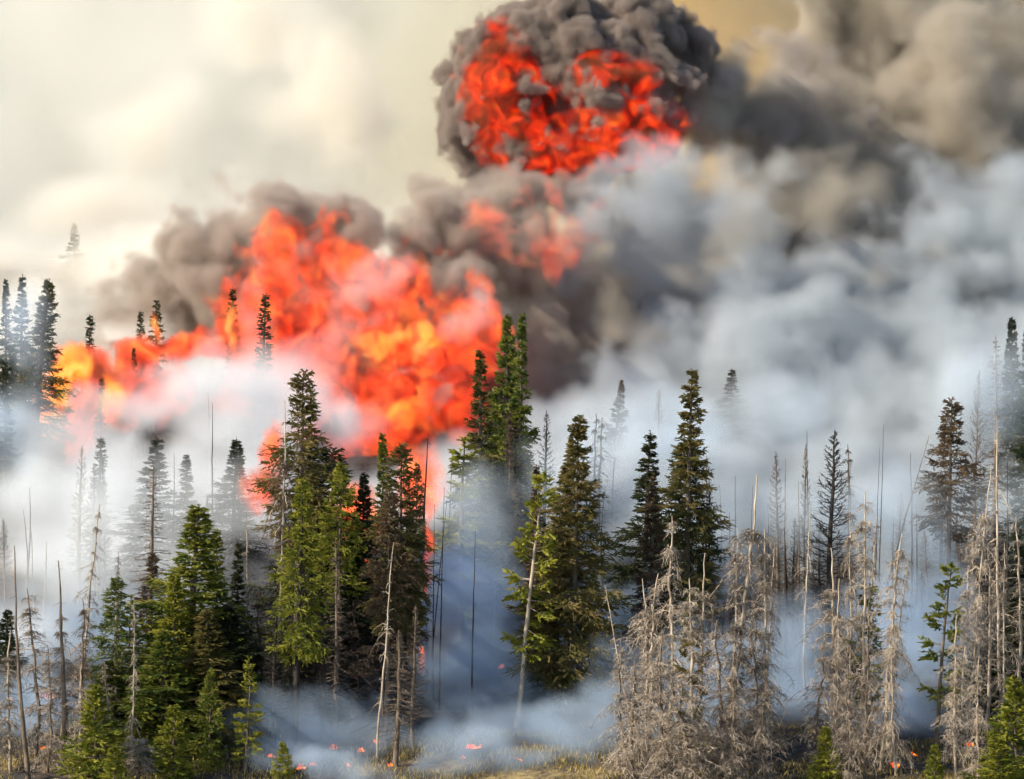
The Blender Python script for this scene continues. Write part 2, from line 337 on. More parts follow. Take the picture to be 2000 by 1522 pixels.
# ------------------------------------------------------------------ smoke, flames (volumes made as real density fields)
def fog(name, blobs, vox, dens=1.0, color=(.9, .9, .9), nscale=.3, namp=1.2, soft=.4, detail=4, dist=.6, aniso=0., kind='noise', holes=(), stretch=(1, 1, 1), emis=None, tint=None, seed=0., bias=.75, hn=1.3, rough=.5, warp=0.):
    def conv(bl): return [(w3(px, py, Y), Vector((rx / ppm(Y), rd, ry / ppm(Y)))) for (px, py, Y, rx, ry, rd) in bl]
    B = conv(blobs); Hh = conv(holes)
    lo = Vector([min(c_[i] - r[i] * 1.15 - warp * .4 for c_, r in B) for i in range(3)]); hi = Vector([max(c_[i] + r[i] * 1.15 + warp * .4 for c_, r in B) for i in range(3)])
    ng = bpy.data.node_groups.new(name, 'GeometryNodeTree')
    ng.interface.new_socket('Geometry', in_out='INPUT', socket_type='NodeSocketGeometry'); ng.interface.new_socket('Geometry', in_out='OUTPUT', socket_type='NodeSocketGeometry')
    N = ng.nodes.new; L = ng.links.new
    out = N('NodeGroupOutput'); pos = N('GeometryNodeInputPosition').outputs[0]
    def Mt(op, a, b=None, c_=None, clamp=False):
        n = N('ShaderNodeMath'); n.operation = op; n.use_clamp = clamp
        for i, v in enumerate((a, b, c_)):
            if v is None: continue
            if isinstance(v, (int, float)): n.inputs[i].default_value = v
            else: L(v, n.inputs[i])
        return n.outputs[0]
    bp = pos
    if warp:
        wn = N('ShaderNodeTexNoise'); wn.inputs['Scale'].default_value = nscale * .8; wn.inputs['Detail'].default_value = 2; L(pos, wn.inputs['Vector'])
        wa = N('ShaderNodeVectorMath'); wa.operation = 'MULTIPLY_ADD'; L(wn.outputs['Color'], wa.inputs[0]); wa.inputs[1].default_value = (warp * 2,) * 3; wa.inputs[2].default_value = (-warp,) * 3
        wb = N('ShaderNodeVectorMath'); wb.operation = 'ADD'; L(wa.outputs[0], wb.inputs[0]); L(pos, wb.inputs[1]); bp = wb.outputs[0]
    def field(bl):
        acc = None
        for c_, r in bl:
            n = N('ShaderNodeVectorMath'); n.operation = 'MULTIPLY_ADD'; L(bp, n.inputs[0])
            n.inputs[1].default_value = (1 / r.x, 1 / r.y, 1 / r.z); n.inputs[2].default_value = (-c_.x / r.x, -c_.y / r.y, -c_.z / r.z)
            l = N('ShaderNodeVectorMath'); l.operation = 'LENGTH'; L(n.outputs[0], l.inputs[0]); l = l.outputs['Value']
            acc = l if acc is None else Mt('SMOOTH_MIN', acc, l, .2)
        return acc
    mp = N('ShaderNodeVectorMath'); mp.operation = 'MULTIPLY_ADD'; L(pos, mp.inputs[0]); mp.inputs[1].default_value = stretch; mp.inputs[2].default_value = (seed * 13.1, seed * 7.7, seed * 3.3)
    if kind in ('billow', 'mix'):
        t0 = N('ShaderNodeTexNoise'); t0.inputs['Scale'].default_value = nscale * 1.3; t0.inputs['Detail'].default_value = 1; L(mp.outputs[0], t0.inputs['Vector'])
        wv = N('ShaderNodeVectorMath'); wv.operation = 'MULTIPLY_ADD'; L(t0.outputs['Color'], wv.inputs[0]); wv.inputs[1].default_value = (1.6 * dist / nscale * .5,) * 3; L(mp.outputs[0], wv.inputs[2])
        t = N('ShaderNodeTexVoronoi'); t.feature = 'F1'; t.inputs['Detail'].default_value = detail; t.inputs['Roughness'].default_value = .47; t.normalize = True
        t.inputs['Scale'].default_value = nscale; L(wv.outputs[0], t.inputs['Vector']); nz = Mt('MULTIPLY', Mt('SUBTRACT', .3, t.outputs['Distance']), 1.8)
        if kind == 'mix':
            t = N('ShaderNodeTexNoise'); t.inputs['Scale'].default_value = nscale * .7; t.inputs['Detail'].default_value = detail + 2; t.inputs['Roughness'].default_value = rough; L(mp.outputs[0], t.inputs['Vector'])
            nz = Mt('MULTIPLY_ADD', nz, .45, Mt('SUBTRACT', t.outputs[0], .5))
    else:
        t = N('ShaderNodeTexNoise'); t.inputs['Scale'].default_value = nscale; t.inputs['Detail'].default_value = detail; t.inputs['Distortion'].default_value = dist; t.inputs['Roughness'].default_value = rough; L(mp.outputs[0], t.inputs['Vector'])
        nz = Mt('SUBTRACT', t.outputs[0], .5)
    v = Mt('MULTIPLY_ADD', nz, namp, Mt('SUBTRACT', bias, field(B)))
    if Hh:
        th = N('ShaderNodeTexNoise'); th.inputs['Scale'].default_value = .55; th.inputs['Detail'].default_value = 4; th.inputs['Distortion'].default_value = 1.2; L(mp.outputs[0], th.inputs['Vector']); hz = Mt('SUBTRACT', th.outputs[0], .52)
        hf = Mt('SUBTRACT', .8, field(Hh)); hf = Mt('MULTIPLY', Mt('MULTIPLY_ADD', hz, hn, hf), 3.2, clamp=True)
        v = Mt('MULTIPLY_ADD', hf, -2., v)
    v = Mt('MULTIPLY', v, 1 / soft, clamp=True)
    cube = N('GeometryNodeVolumeCube'); L(v, cube.inputs['Density']); cube.inputs['Min'].default_value = lo; cube.inputs['Max'].default_value = hi
    for i, k in enumerate(('Resolution X', 'Resolution Y', 'Resolution Z')): cube.inputs[k].default_value = max(6, int((hi[i] - lo[i]) / vox))
    m = bpy.data.materials.new(name); m.use_nodes = True; mt = m.node_tree; mt.nodes.clear(); MN = mt.nodes.new; ML = mt.links.new
    mo = MN('ShaderNodeOutputMaterial'); pv = MN('ShaderNodeVolumePrincipled'); ML(pv.outputs[0], mo.inputs['Volume'])
    pv.inputs['Color'].default_value = (*color, 1); pv.inputs['Density'].default_value = dens; pv.inputs['Anisotropy'].default_value = aniso
    if tint or emis:
        tc = MN('ShaderNodeNewGeometry')
        tn = MN('ShaderNodeTexNoise'); tn.inputs['Detail'].default_value = 2 if emis else 1
        tn.inputs['Scale'].default_value = emis['scale'] if emis else tint['scale']
        off = MN('ShaderNodeVectorMath'); off.operation = 'ADD'; ML(tc.outputs['Position'], off.inputs[0]); off.inputs[1].default_value = (seed * 5.3, 0, seed * 2.1)
        ML(off.outputs[0], tn.inputs['Vector'])
        if emis:
            tn.inputs['Distortion'].default_value = emis.get('dist', 1.); tn.inputs['Detail'].default_value = emis.get('detail', 3)
            col = ramp(mt, tn.outputs[0], emis['ramp'])
            ML(col, pv.inputs['Emission Color'])
            a = MN('ShaderNodeAttribute'); a.attribute_name = 'density'
            mm = MN('ShaderNodeMath'); mm.operation = 'MULTIPLY'; mm.inputs[1].default_value = emis['k'] * dens; ML(a.outputs['Fac'], mm.inputs[0]); ML(mm.outputs[0], pv.inputs['Emission Strength'])
        else:
            src = tn.outputs[0]
            if 'xg' in tint:       # smoke of another colour along the slope
                sx = MN('ShaderNodeSeparateXYZ'); ML(tc.outputs['Position'], sx.inputs[0]); ma = MN('ShaderNodeMath'); ma.operation = 'MULTIPLY_ADD'; ML(sx.outputs[0], ma.inputs[0]); ma.inputs[1].default_value = tint['xg']
                mb = MN('ShaderNodeMath'); mb.operation = 'MULTIPLY_ADD'; ML(src, mb.inputs[0]); mb.inputs[1].default_value = .5; mb.inputs[2].default_value = tint.get('x0', .25); ML(mb.outputs[0], ma.inputs[2]); src = ma.outputs[0]
            ML(ramp(mt, src, tint['ramp']), pv.inputs['Color'])
    sm = N('GeometryNodeSetMaterial'); sm.inputs['Material'].default_value = m; L(cube.outputs[0], sm.inputs[0]); L(sm.outputs[0], out.inputs[0])
    o = bpy.data.objects.new(name, bpy.data.volumes.new(name)); COL.objects.link(o); o.data.materials.append(m)
    o.modifiers.new('field', 'NODES').node_group = ng
    return o

# far bank of smoke that closes the view
o = fog('smoke_bank', [(1000, 300, 162, 3600, 2200, 28), (1000, 900, 135, 3000, 500, 18)],
    1.2, .6, nscale=.06, namp=.25, soft=.5, detail=5, bias=1.05, warp=1.5, rough=.58, aniso=-.3,
    tint=dict(scale=.045, xg=.012, x0=.20, ramp=[(.25, (.985, .98, .94)), (.45, (.985, .96, .85)), (.56, (.985, .85, .52)), (.64, (.93, .77, .46)), (.76, (.62, .56, .44))]))
tag(o, 'pale cream and tan smoke filling the sky behind the fire', kind='stuff')
o = fog('pale_smoke', [(620, 200, 116, 150, 190, 6), (330, 430, 108, 250, 140, 6), (100, 560, 104, 260, 120, 6), (520, 360, 106, 160, 100, 5), (140, 450, 97, 170, 110, 4.5), (520, 80, 116, 170, 80, 5), (250, 260, 114, 160, 90, 5)],
    .45, .55, (.88, .845, .77), nscale=.11, namp=2.4, soft=1.3, detail=6, bias=.85, rough=.6, seed=12, warp=7)
tag(o, 'soft cream grey smoke rising at the upper left', kind='stuff')
# fireball
fb = empty('fireball', w3(1090, 330, 85)); tag(fb, 'rolling ball of red flame and dark smoke high above the burning forest', 'fireball')
inv = Matrix.Translation(-fb.location)
o = fog('smoke_shell', [(975, 195, 85, 130, 190, 5), (1020, 290, 85, 110, 95, 5), (1080, 90, 86, 190, 120, 6), (1190, 190, 85, 165, 165, 6), (1080, 280, 85, 150, 95, 5), (1230, 60, 87, 120, 90, 5), (1090, 190, 88, 230, 180, 6), (1320, 110, 90, 100, 80, 4), (1150, 360, 86, 60, 35, 3)],
    .12, 5, (.38, .32, .28), nscale=.36, namp=1.05, soft=.16, detail=5, dist=.7, kind='billow', bias=.84, rough=.5, seed=1, hn=2.8, warp=1.6,
    holes=[(965, 130, 79, 52, 80, 2.8), (975, 235, 79, 66, 80, 2.8), (1050, 305, 79, 98, 60, 2.8), (1045, 220, 79, 52, 72, 2.4), (1195, 150, 79, 78, 34, 2.6), (1262, 245, 79, 88, 66, 2.8), (1175, 298, 79, 82, 54, 2.6), (1120, 262, 79, 60, 45, 2.4)])
o.parent = fb; o.matrix_parent_inverse = inv
o = fog('smoke_tail', [(1380, 150, 91, 90, 70, 4), (1450, 230, 93, 120, 110, 4), (1560, 200, 95, 110, 110, 4), (1340, 270, 90, 60, 80, 3), (1520, 110, 95, 60, 60, 3)], .2, 1.4, (.44, .39, .37), nscale=.36, namp=2.6, soft=1.0, detail=5, kind='mix', bias=.75, rough=.62, seed=22, warp=4)
o.parent = fb; o.matrix_parent_inverse = inv
o = fog('flame', [(985, 190, 84, 100, 155, 4), (1060, 290, 84, 125, 80, 4), (1220, 255, 84, 130, 90, 4), (1180, 150, 84, 110, 60, 4)],
    .13, 3, (.25, .1, .05), nscale=.5, namp=.8, soft=.2, detail=5, bias=1.0, seed=2, emis=dict(scale=.75, k=0.478, detail=5, dist=1.2, ramp=[(.42, (.015, .001, .001)), (.49, (.40, .005, .002)), (.55, (.95, .020, .004)), (.62, (1.25, .080, .008)), (.71, (1.35, .27, .02))]))
o.parent = fb; o.matrix_parent_inverse = inv
FLAME = [(.37, (.05, .006, .004)), (.44, (.42, .022, .008)), (.50, (.98, .052, .016)), (.57, (1.12, .11, .026)), (.67, (1.25, .38, .06))]
# main wall of flame
o = fog('flames', [(550, 520, 64, 85, 120, 2.5), (640, 500, 65, 70, 90, 2.5), (530, 650, 63, 110, 150, 2.5), (680, 590, 63, 110, 120, 3), (770, 570, 63, 80, 100, 2.5), (800, 680, 61, 120, 120, 3), (940, 640, 62, 60, 110, 2.5), (960, 590, 62, 35, 60, 2), (870, 680, 61, 90, 90, 2.5), (780, 800, 59, 150, 110, 3), (870, 790, 60, 70, 70, 2.5), (620, 760, 62, 150, 110, 3), (455, 620, 64, 35, 80, 2), (720, 890, 58, 90, 70, 2.5)],
    .13, 2.4, (.30, .12, .07), nscale=.42, namp=2.6, soft=.6, detail=6, dist=.8, bias=.85, rough=.6, stretch=(1, 1, .75), seed=3, warp=2.5,
    emis=dict(scale=.62, k=0.534, detail=6, dist=1.2, ramp=FLAME))
tag(o, 'tall wall of orange and red flame rolling up through the middle of the forest', kind='stuff')
o = fog('flames', [(1100, 450, 72, 70, 60, 2), (1060, 395, 73, 45, 40, 1.5), (1130, 420, 73, 60, 35, 1.5), (950, 450, 69, 80, 45, 2), (1000, 500, 68, 70, 45, 2), (1080, 490, 71, 60, 45, 2)],
    .13, 1.1, (.40, .25, .20), nscale=.5, namp=3.0, soft=1.1, detail=6, dist=.8, bias=.70, rough=.62, seed=13, warp=3, emis=dict(scale=.6, k=0.478, detail=5, dist=1.2, ramp=FLAME))
tag(o, 'torn scraps of red flame between the fireball and the wall of flame', kind='stuff')
# left flames
o = fog('flames', [(170, 730, 55, 90, 60, 2), (230, 760, 55, 90, 80, 2), (260, 700, 58, 110, 40, 2), (370, 690, 60, 120, 35, 2), (150, 820, 54, 70, 80, 2), (450, 660, 60, 25, 80, 1.2), (470, 750, 58, 60, 80, 2), (330, 760, 57, 80, 60, 2)],
    .13, 3., (.30, .12, .07), nscale=.42, namp=2.4, soft=.7, detail=6, dist=.8, bias=.80, rough=.6, stretch=(1, 1, .7), seed=4, warp=2, emis=dict(scale=.6, k=0.552, detail=5, dist=1.2, ramp=FLAME))
tag(o, 'lower line of red flame running left of the tall wall of flame', kind='stuff')
YEL = [(.36, (.9, .06, .008)), (.45, (1.2, .20, .015)), (.52, (1.3, .48, .04)), (.62, (1.3, .75, .16))]
o = fog('flames', [(112, 760, 51, 38, 85, 1.6), (140, 710, 51, 50, 35, 1.6), (100, 830, 51, 30, 50, 1.5)], .12, 2.0, (.5, .2, .1), nscale=.6, namp=2.4, soft=.5, detail=5, dist=1., bias=.78, stretch=(1, 1, .7), seed=14, warp=1., emis=dict(scale=.8, k=0.607, detail=4, dist=1., ramp=YEL))
tag(o, 'yellow orange flame licking the right side of the leaning left spruce', kind='stuff')
o = fog('flames', [(220, 785, 52, 45, 60, 1.6), (303, 640, 59, 12, 50, .8), (452, 640, 58, 14, 60, .8)], .12, 1.6, (.5, .2, .1), nscale=.6, namp=2.0, soft=.7, detail=5, dist=1., bias=.85, stretch=(1, 1, .7), seed=15, warp=.8, emis=dict(scale=.8, k=0.662, detail=4, dist=1., ramp=YEL))
tag(o, 'bright yellow core of flame in the pink smoke of the left fire', kind='stuff')
o = fog('flames', [(830, 660, 57, 50, 45, 1.5), (790, 800, 55, 90, 45, 1.5), (830, 780, 55, 40, 50, 1.2), (740, 670, 57, 50, 50, 1.2)], .13, 1.6, (.5, .2, .1), nscale=.55, namp=2.4, soft=.6, detail=5, dist=1., bias=.75, seed=17, warp=1.5, emis=dict(scale=.6, k=0.570, detail=4, dist=1., ramp=[(.36, (.8, .03, .008)), (.46, (1.15, .10, .012)), (.54, (1.25, .27, .02)), (.64, (1.3, .55, .06))]))
tag(o, 'hot orange heart of flame low in the tall wall of flame', kind='stuff')
# flames low between the trunks
o = fog('flames', [(840, 1070, 13, 17, 110, .6), (832, 1190, 12, 12, 70, .5), (830, 1290, 11, 8, 30, .4), (515, 950, 30, 50, 60, 1.5), (530, 880, 32, 30, 60, 1.2), (690, 1000, 30, 70, 70, 1.5), (820, 950, 34, 60, 80, 1.5), (640, 1080, 26, 60, 40, 1.2)],
    .12, 2.0, (.5, .2, .1), nscale=.6, namp=2.2, soft=.5, detail=5, dist=1.0, bias=.8, stretch=(1, 1, .5), seed=5, warp=.8, emis=dict(scale=.6, k=0.552, detail=4, dist=1., ramp=FLAME))
tag(o, 'narrow red flames climbing between the dark trunks of the middle forest', kind='stuff')
o = fog('pink_smoke', [(590, 690, 58, 150, 130, 2), (500, 620, 60, 80, 110, 1.5), (720, 560, 59, 90, 80, 1.5), (330, 760, 52, 200, 70, 2), (920, 610, 58, 50, 70, 1.5), (540, 780, 56, 170, 80, 2), (700, 830, 55, 110, 50, 1.6)],
    .22, .42, (.96, .93, .92), nscale=.3, namp=2.4, soft=1.2, detail=6, bias=.85, rough=.6, seed=24, warp=3)
tag(o, 'thin translucent smoke lit pink in front of the flames', kind='stuff')
# brown and black smoke over the flames
o = fog('dark_smoke', [(560, 410, 69, 120, 50, 3), (430, 440, 72, 90, 70, 3), (360, 520, 74, 80, 90, 3), (700, 440, 70, 140, 65, 3), (880, 440, 72, 150, 85, 4), (830, 540, 71, 110, 80, 3), (420, 520, 73, 100, 130, 4), (340, 600, 76, 140, 110, 4), (1000, 400, 77, 120, 70, 3), (890, 560, 66, 50, 60, 2), (1100, 370, 82, 80, 60, 3), (600, 480, 72, 90, 80, 3), (230, 640, 72, 80, 40, 3)],
    .17, 2.2, (.52, .45, .39), nscale=.36, namp=1.9, soft=.8, detail=5, bias=.98, kind='billow', seed=6, warp=2.5)
tag(o, 'dark brown smoke rolling off the top of the flames', kind='stuff')
o = fog('dark_smoke', [(860, 720, 56, 70, 30, 1.5), (790, 730, 56, 60, 30, 1.2), (700, 560, 59, 60, 50, 1.2), (600, 470, 61, 60, 40, 1.2), (930, 560, 58, 50, 60, 1.2), (880, 780, 54, 30, 40, 1.), (760, 500, 60, 60, 60, 1.3)],
    .16, 1.6, (.42, .36, .32), nscale=.5, namp=2.6, soft=.9, detail=6, bias=.55, rough=.6, seed=18, warp=2.5)
tag(o, 'dark sooty wisps crossing the tall wall of flame', kind='stuff')
o = fog('dark_smoke', [(1130, 600, 76, 130, 150, 5), (1200, 730, 74, 130, 120, 5), (1300, 640, 78, 150, 110, 5), (1080, 780, 66, 80, 100, 3), (1075, 690, 68, 70, 90, 3), (1030, 560, 74, 60, 100, 3)],
    .24, 2.2, (.50, .44, .37), nscale=.24, namp=2.5, soft=1.1, kind='mix', detail=5, bias=.85, rough=.58, seed=16, warp=4)
tag(o, 'murky brown smoke right of the wall of flame', kind='stuff')
o = fog('dark_smoke', [(1600, 350, 98, 240, 220, 7), (1800, 200, 104, 290, 290, 8), (1480, 240, 100, 160, 100, 6), (1400, 170, 92, 90, 70, 4), (1500, 210, 94, 80, 60, 4), (1480, 420, 94, 240, 150, 5), (1700, 520, 94, 280, 150, 5), (1580, 60, 104, 60, 150, 5), (1760, 40, 106, 220, 180, 6), (1950, 350, 100, 200, 260, 7), (1330, 560, 90, 170, 120, 5)],
    .30, 2.2, (.56, .51, .43), nscale=.17, namp=2.6, soft=1.2, kind='mix', detail=5, bias=.90, rough=.56, seed=7, warp=5)
tag(o, 'grey brown smoke towering across the upper right', kind='stuff')
# white blue smoke
o = fog('white_smoke', [(1500, 560, 80, 300, 110, 5), (1350, 400, 75, 190, 120, 5), (1250, 400, 75, 110, 45, 4), (1400, 360, 75, 90, 60, 4), (1880, 450, 82, 170, 110, 5), (1650, 700, 70, 500, 140, 6), (1350, 730, 68, 220, 140, 5), (1250, 870, 58, 200, 150, 5), (1600, 880, 60, 560, 200, 6), (1950, 800, 60, 280, 200, 5), (1130, 490, 80, 80, 100, 3), (1120, 950, 50, 150, 140, 4), (1130, 500, 76, 70, 60, 3), (1920, 620, 70, 200, 160, 5), (1600, 1000, 44, 600, 150, 5), (1220, 480, 74, 80, 60, 3), (1930, 530, 80, 160, 80, 4), (1750, 560, 80, 150, 70, 4), (1300, 1000, 36, 250, 110, 4), (1750, 1050, 32, 350, 110, 4)],
    .23, 1.9, (.58, .625, .655), nscale=.19, namp=2.9, soft=2.0, kind='mix', detail=6, bias=.95, rough=.63, seed=8, warp=5)
tag(o, 'pale blue grey smoke billowing over the right half of the forest', kind='stuff')
o = fog('dark_smoke', [(1500, 450, 70, 130, 60, 2.5), (1640, 400, 72, 120, 80, 2.5), (1400, 520, 70, 110, 50, 2), (1700, 520, 72, 110, 40, 2), (1230, 620, 64, 90, 80, 2.5), (1560, 330, 74, 120, 60, 2.5)],
    .26, .7, (.50, .455, .38), nscale=.22, namp=2.4, soft=1.4, kind='mix', detail=5, bias=.8, rough=.6, seed=26, warp=4)
tag(o, 'warm brown smoke woven through the pale smoke on the right', kind='stuff')
o = fog('pale_smoke', [(100, 640, 84, 320, 100, 5), (300, 560, 88, 250, 110, 5), (60, 740, 68, 220, 120, 4), (450, 720, 72, 220, 100, 4), (250, 760, 68, 250, 110, 4)],
    .40, .7, (.86, .84, .785), nscale=.15, namp=1.4, soft=.8, detail=5, bias=.9, seed=21, warp=4)
tag(o, 'cream smoke behind the spruces at the left', kind='stuff')
# pale smoke in front of the left fire
o = fog('white_smoke', [(400, 770, 47, 190, 110, 4), (560, 720, 51, 150, 150, 3), (250, 900, 44, 260, 110, 4), (480, 930, 42, 260, 130, 4), (100, 1000, 40, 200, 150, 4), (40, 880, 46, 100, 100, 3), (650, 830, 48, 90, 110, 3), (730, 960, 44, 150, 60, 3), (850, 950, 42, 160, 130, 4), (300, 1080, 35, 450, 130, 4), (300, 800, 48, 260, 60, 3), (480, 850, 46, 200, 90, 3), (200, 950, 40, 200, 90, 3), (100, 870, 46, 180, 70, 3), (370, 860, 43, 200, 80, 3), (80, 1080, 33, 200, 80, 3)],
    .28, .6, (.84, .87, .885), nscale=.18, namp=1.7, soft=.9, detail=6, bias=.84, rough=.58, seed=9, warp=4)
tag(o, 'thin white smoke drifting before the left flames', kind='stuff')
o = fog('blue_smoke', [(40, 650, 46, 90, 130, 2), (20, 820, 43, 110, 120, 2.5)], .26, .35, (.72, .85, .98), nscale=.25, namp=1.6, soft=.9, detail=5, bias=.85, rough=.58, seed=27, warp=2.5)
tag(o, 'blue smoke hanging in front of the spruces at the left edge', kind='stuff')
o = fog('white_smoke', [(250, 980, 22, 330, 150, 2.5), (150, 1120, 18, 280, 130, 2.5), (400, 1120, 18, 250, 130, 2.5), (60, 1250, 13, 180, 100, 2), (60, 1090, 18, 150, 90, 2)],
    .28, .42, (.88, .91, .92), nscale=.20, namp=1.3, soft=.9, detail=5, bias=.88, rough=.56, seed=23, warp=3)
tag(o, 'cream white smoke veiling the pale spruces at the left', kind='stuff')
o = fog('white_smoke', [(940, 1000, 17, 150, 140, 2.2), (1300, 880, 38, 300, 150, 2.5), (1550, 800, 38, 200, 120, 2.5), (1700, 1000, 16, 450, 130, 2.6), (1150, 900, 22, 160, 140, 2.2), (1300, 1020, 19, 200, 110, 2.2), (1420, 1080, 15, 100, 120, 2), (1930, 780, 22, 160, 130, 2.2), (1850, 950, 18, 200, 100, 2)],
    .28, .34, (.80, .90, .98), nscale=.20, namp=1.2, soft=.9, detail=5, bias=.85, rough=.56, seed=19, warp=3)
tag(o, 'thin bluish smoke veiling the middle rows of trees', kind='stuff')
# blue smoke between the trunks, down on the ground
o = fog('blue_smoke', [(900, 1180, 14, 230, 150, 3), (1100, 1330, 11, 220, 130, 3), (1300, 1180, 12, 170, 110, 3), (1000, 1430, 5, 330, 90, 3), (1560, 1330, 9, 130, 200, 3), (1780, 1220, 10, 140, 170, 3), (700, 1470, 4, 260, 60, 3), (350, 1500, 3, 300, 35, 3), (60, 1380, 7, 150, 70, 3), (1770, 1400, 6, 130, 90, 3), (1150, 1440, 4, 220, 100, 2.5), (950, 1490, 0, 330, 55, 2.2), (650, 1510, -1, 200, 40, 2), (1050, 1400, 6, 260, 90, 3), (350, 1440, 6, 300, 50, 2), (420, 1460, 3, 300, 50, 2), (640, 1400, 3, 160, 90, 2.5), (900, 1300, 10, 200, 90, 3), (200, 1250, 17, 250, 130, 3), (750, 1370, 10, 250, 90, 3), (1400, 1330, 7, 250, 140, 2.5)],
    .21, .75, (.60, .74, .90), nscale=.26, namp=2.1, soft=1.2, detail=6, bias=.88, rough=.62, seed=10, warp=3)
tag(o, 'blue smoke lying low between the trunks', kind='stuff')

def P(cls, key, tx, ty, bx, Y, wp, label, leaf=None, wood=None, **k): return plant(cls, key, tx, ty, bx, Y, wp, label, leaf, wood, **k)
# --- far, half lost in smoke
P('spruce', 'spruce0', 145, 435, 140, 108, 55, 'faint ghost of a spruce highest on the left in cream smoke', 'dark')
P('spruce', 'spruce0', 12, 545, 8, 57, 62, 'dark spruce cut by the left edge of the picture beside a taller one', 'dark')
P('spruce', 'spruce1', 45, 535, 44, 60, 82, 'dark blue spruce between the left edge and the burning spruce', 'dark')
P('spruce', 'full0', 98, 545, 66, 50, 105, 'tall leaning green spruce with yellow flame on its right side', 'olive', spin=1.)
P('spruce', 'spruce0', 10, 705, 8, 46, 60, 'green spruce low at the left edge with its foot in blue smoke', 'dark')
P('spruce', 'spruce1', 48, 660, 46, 54, 60, 'grey green spruce behind the leaning left spruce', 'dark')
P('scorched', 'spire0', 175, 615, 172, 58, 34, 'small dark spire right of the leaning spruce above the flame line', 'dark')
P('scorched', 'spire0', 275, 607, 276, 59, 30, 'thin black spire left of the burning spire', 'dark')
P('scorched', 'spire1', 303, 587, 301, 60, 34, 'burning spire with flame running up its stem', 'dark')
P('scorched', 'spire0', 262, 678, 262, 56, 22, 'short thin spire below the black one in pink smoke', 'dark')
P('scorched', 'spire0', 198, 738, 197, 52, 26, 'grey spire in front of the yellow left flame', 'dark')
P('scorched', 'spire0', 520, 573, 500, 57, 44, 'leaning dark spire before the tall wall of flame', 'dark')
P('scorched', 'spire0', 455, 562, 448, 60, 34, 'dark spire at the left end of the tall flames', 'dark')
P('pole', 'pole0', 406, 740, 407, 48, 16, 'thin trunk glowing pink in smoke between the two fires', wood='dead')
P('spruce', 'spruce0', 1060, 640, 1062, 76, 42, 'faint grey spruce in smoke just right of the tall twin spruces', 'dark')
P('spruce', 'spruce1', 1080, 655, 1082, 78, 38, 'faintest spruce right of the twin spruces behind another', 'dark')
P('spruce', 'spruce2', 1215, 742, 1190, 50, 55, 'grey spruce with a crooked brown top fading into white smoke', 'brown')
P('burnt', 'skel1', 1288, 760, 1280, 50, 50, 'faint burnt tree in white smoke left of the tallest right spruce', wood='dead')
P('spruce', 'spruce1', 1430, 720, 1432, 60, 80, 'pale blue ghost of a spruce in the white smoke right of centre', 'dark')
P('spruce', 'full1', 1978, 618, 1985, 34, 80, 'bluish spruce at the right edge rising above all its neighbours', 'dark')
P('burnt', 'skeldroop', 1945, 655, 1935, 28, 85, 'tall brown bare tree left of the bluish right edge spruce', wood='dead')
P('burnt', 'skel0', 1912, 720, 1900, 26, 70, 'hazy brown bare tree behind the brown spruce on the right', wood='dead')
P('spruce', 'spruce0', 2005, 640, 2010, 30, 80, 'dark spruce cut off by the right edge of the picture', 'dark')
# --- ghosts left
P('spruce', 'spruce1', 310, 853, 300, 27, 150, 'large pale blue spruce with open layered boughs in the left smoke', 'dark')
P('spruce', 'spruce0', 363, 888, 362, 31, 85, 'pale blue spruce right of the large layered one', 'dark')
P('spruce', 'full0', 463, 858, 462, 34, 95, 'faint broad spruce in smoke left of the orange flame patch', 'dark')
P('spruce', 'spire0', 197, 855, 192, 33, 40, 'tall thin spruce dissolving in the white smoke far left', 'dark')
P('burnt', 'skel1', 160, 870, 155, 29, 55, 'bare hazy tree left of the tall thin left spruce', wood='dead')
P('pole', 'pole1', 62, 1040, 68, 20, 25, 'left one of two straight hazy poles behind the left snags', wood='dead')
P('pole', 'pole0', 90, 1058, 82, 21, 30, 'right one of two straight hazy poles behind the left snags', wood='dead')
P('burnt', 'skeldroop', 300, 900, 288, 15, 95, 'tall burnt tree with drooping bare boughs and shaggy brown middle', wood='dead')
P('scorched', 'half0', 296, 1080, 288, 14, 62, 'brown shaggy scorched tree standing under the drooping bare boughs', 'brown')
P('dead', 'thin0', 192, 985, 152, 9, 70, 'pale leaning snag with fine bare twigs left of the green trees', wood='pale')
P('dead', 'thin1', 232, 1078, 222, 12, 36, 'slim grey top rising behind the leftmost green tree', 'brown', wood='dead')
P('spruce', 'full1', 18, 1190, 15, 9, 90, 'dark green spruce low at the left edge behind the pale pole', 'dark')
# --- left front
P('pole', 'pole0', 28, 1066, 56, -2, 52, 'crooked pale bare pole at the far left of the forest edge', wood='dead')
P('pole', 'pole2', 113, 1095, 118, -1, 60, 'dark bare pole with short stubs second from the left', wood='dead')
P('dead', 'snag0', 52, 1150, 70, 1, 120, 'low shaggy brown snag behind the pale far left pole', 'straw', 'dead')
P('dead', 'snag1', 120, 1200, 130, 2, 120, 'shaggy brown snag tangled round the second pole', 'straw', 'dead')
P('dead', 'snag3', 160, 1170, 165, 4, 95, 'brushy brown snag left of the bright young pines', 'brown', 'dead')
P('dead', 'thin1', 205, 1290, 200, 0, 60, 'thin brown dead tree standing among the left young pines', 'straw', 'dead')
P('spruce', 'half0', 228, 1128, 222, 4, 95, 'green tree with a pale trunk left of the big green clump', 'green', 'pale')
P('pine', 'pine1', 256, 1165, 255, 6, 80, 'yellow green pine just right of the pale trunked green tree', 'bright')
P('spruce', 'full1', 215, 1290, 240, 3, 120, 'low bushy green tree filling the gap below the pale trunk', 'green')
P('spruce', 'full0', 390, 985, 378, 6, 200, 'biggest bushy green spruce of the left clump', 'green', spin=2.)
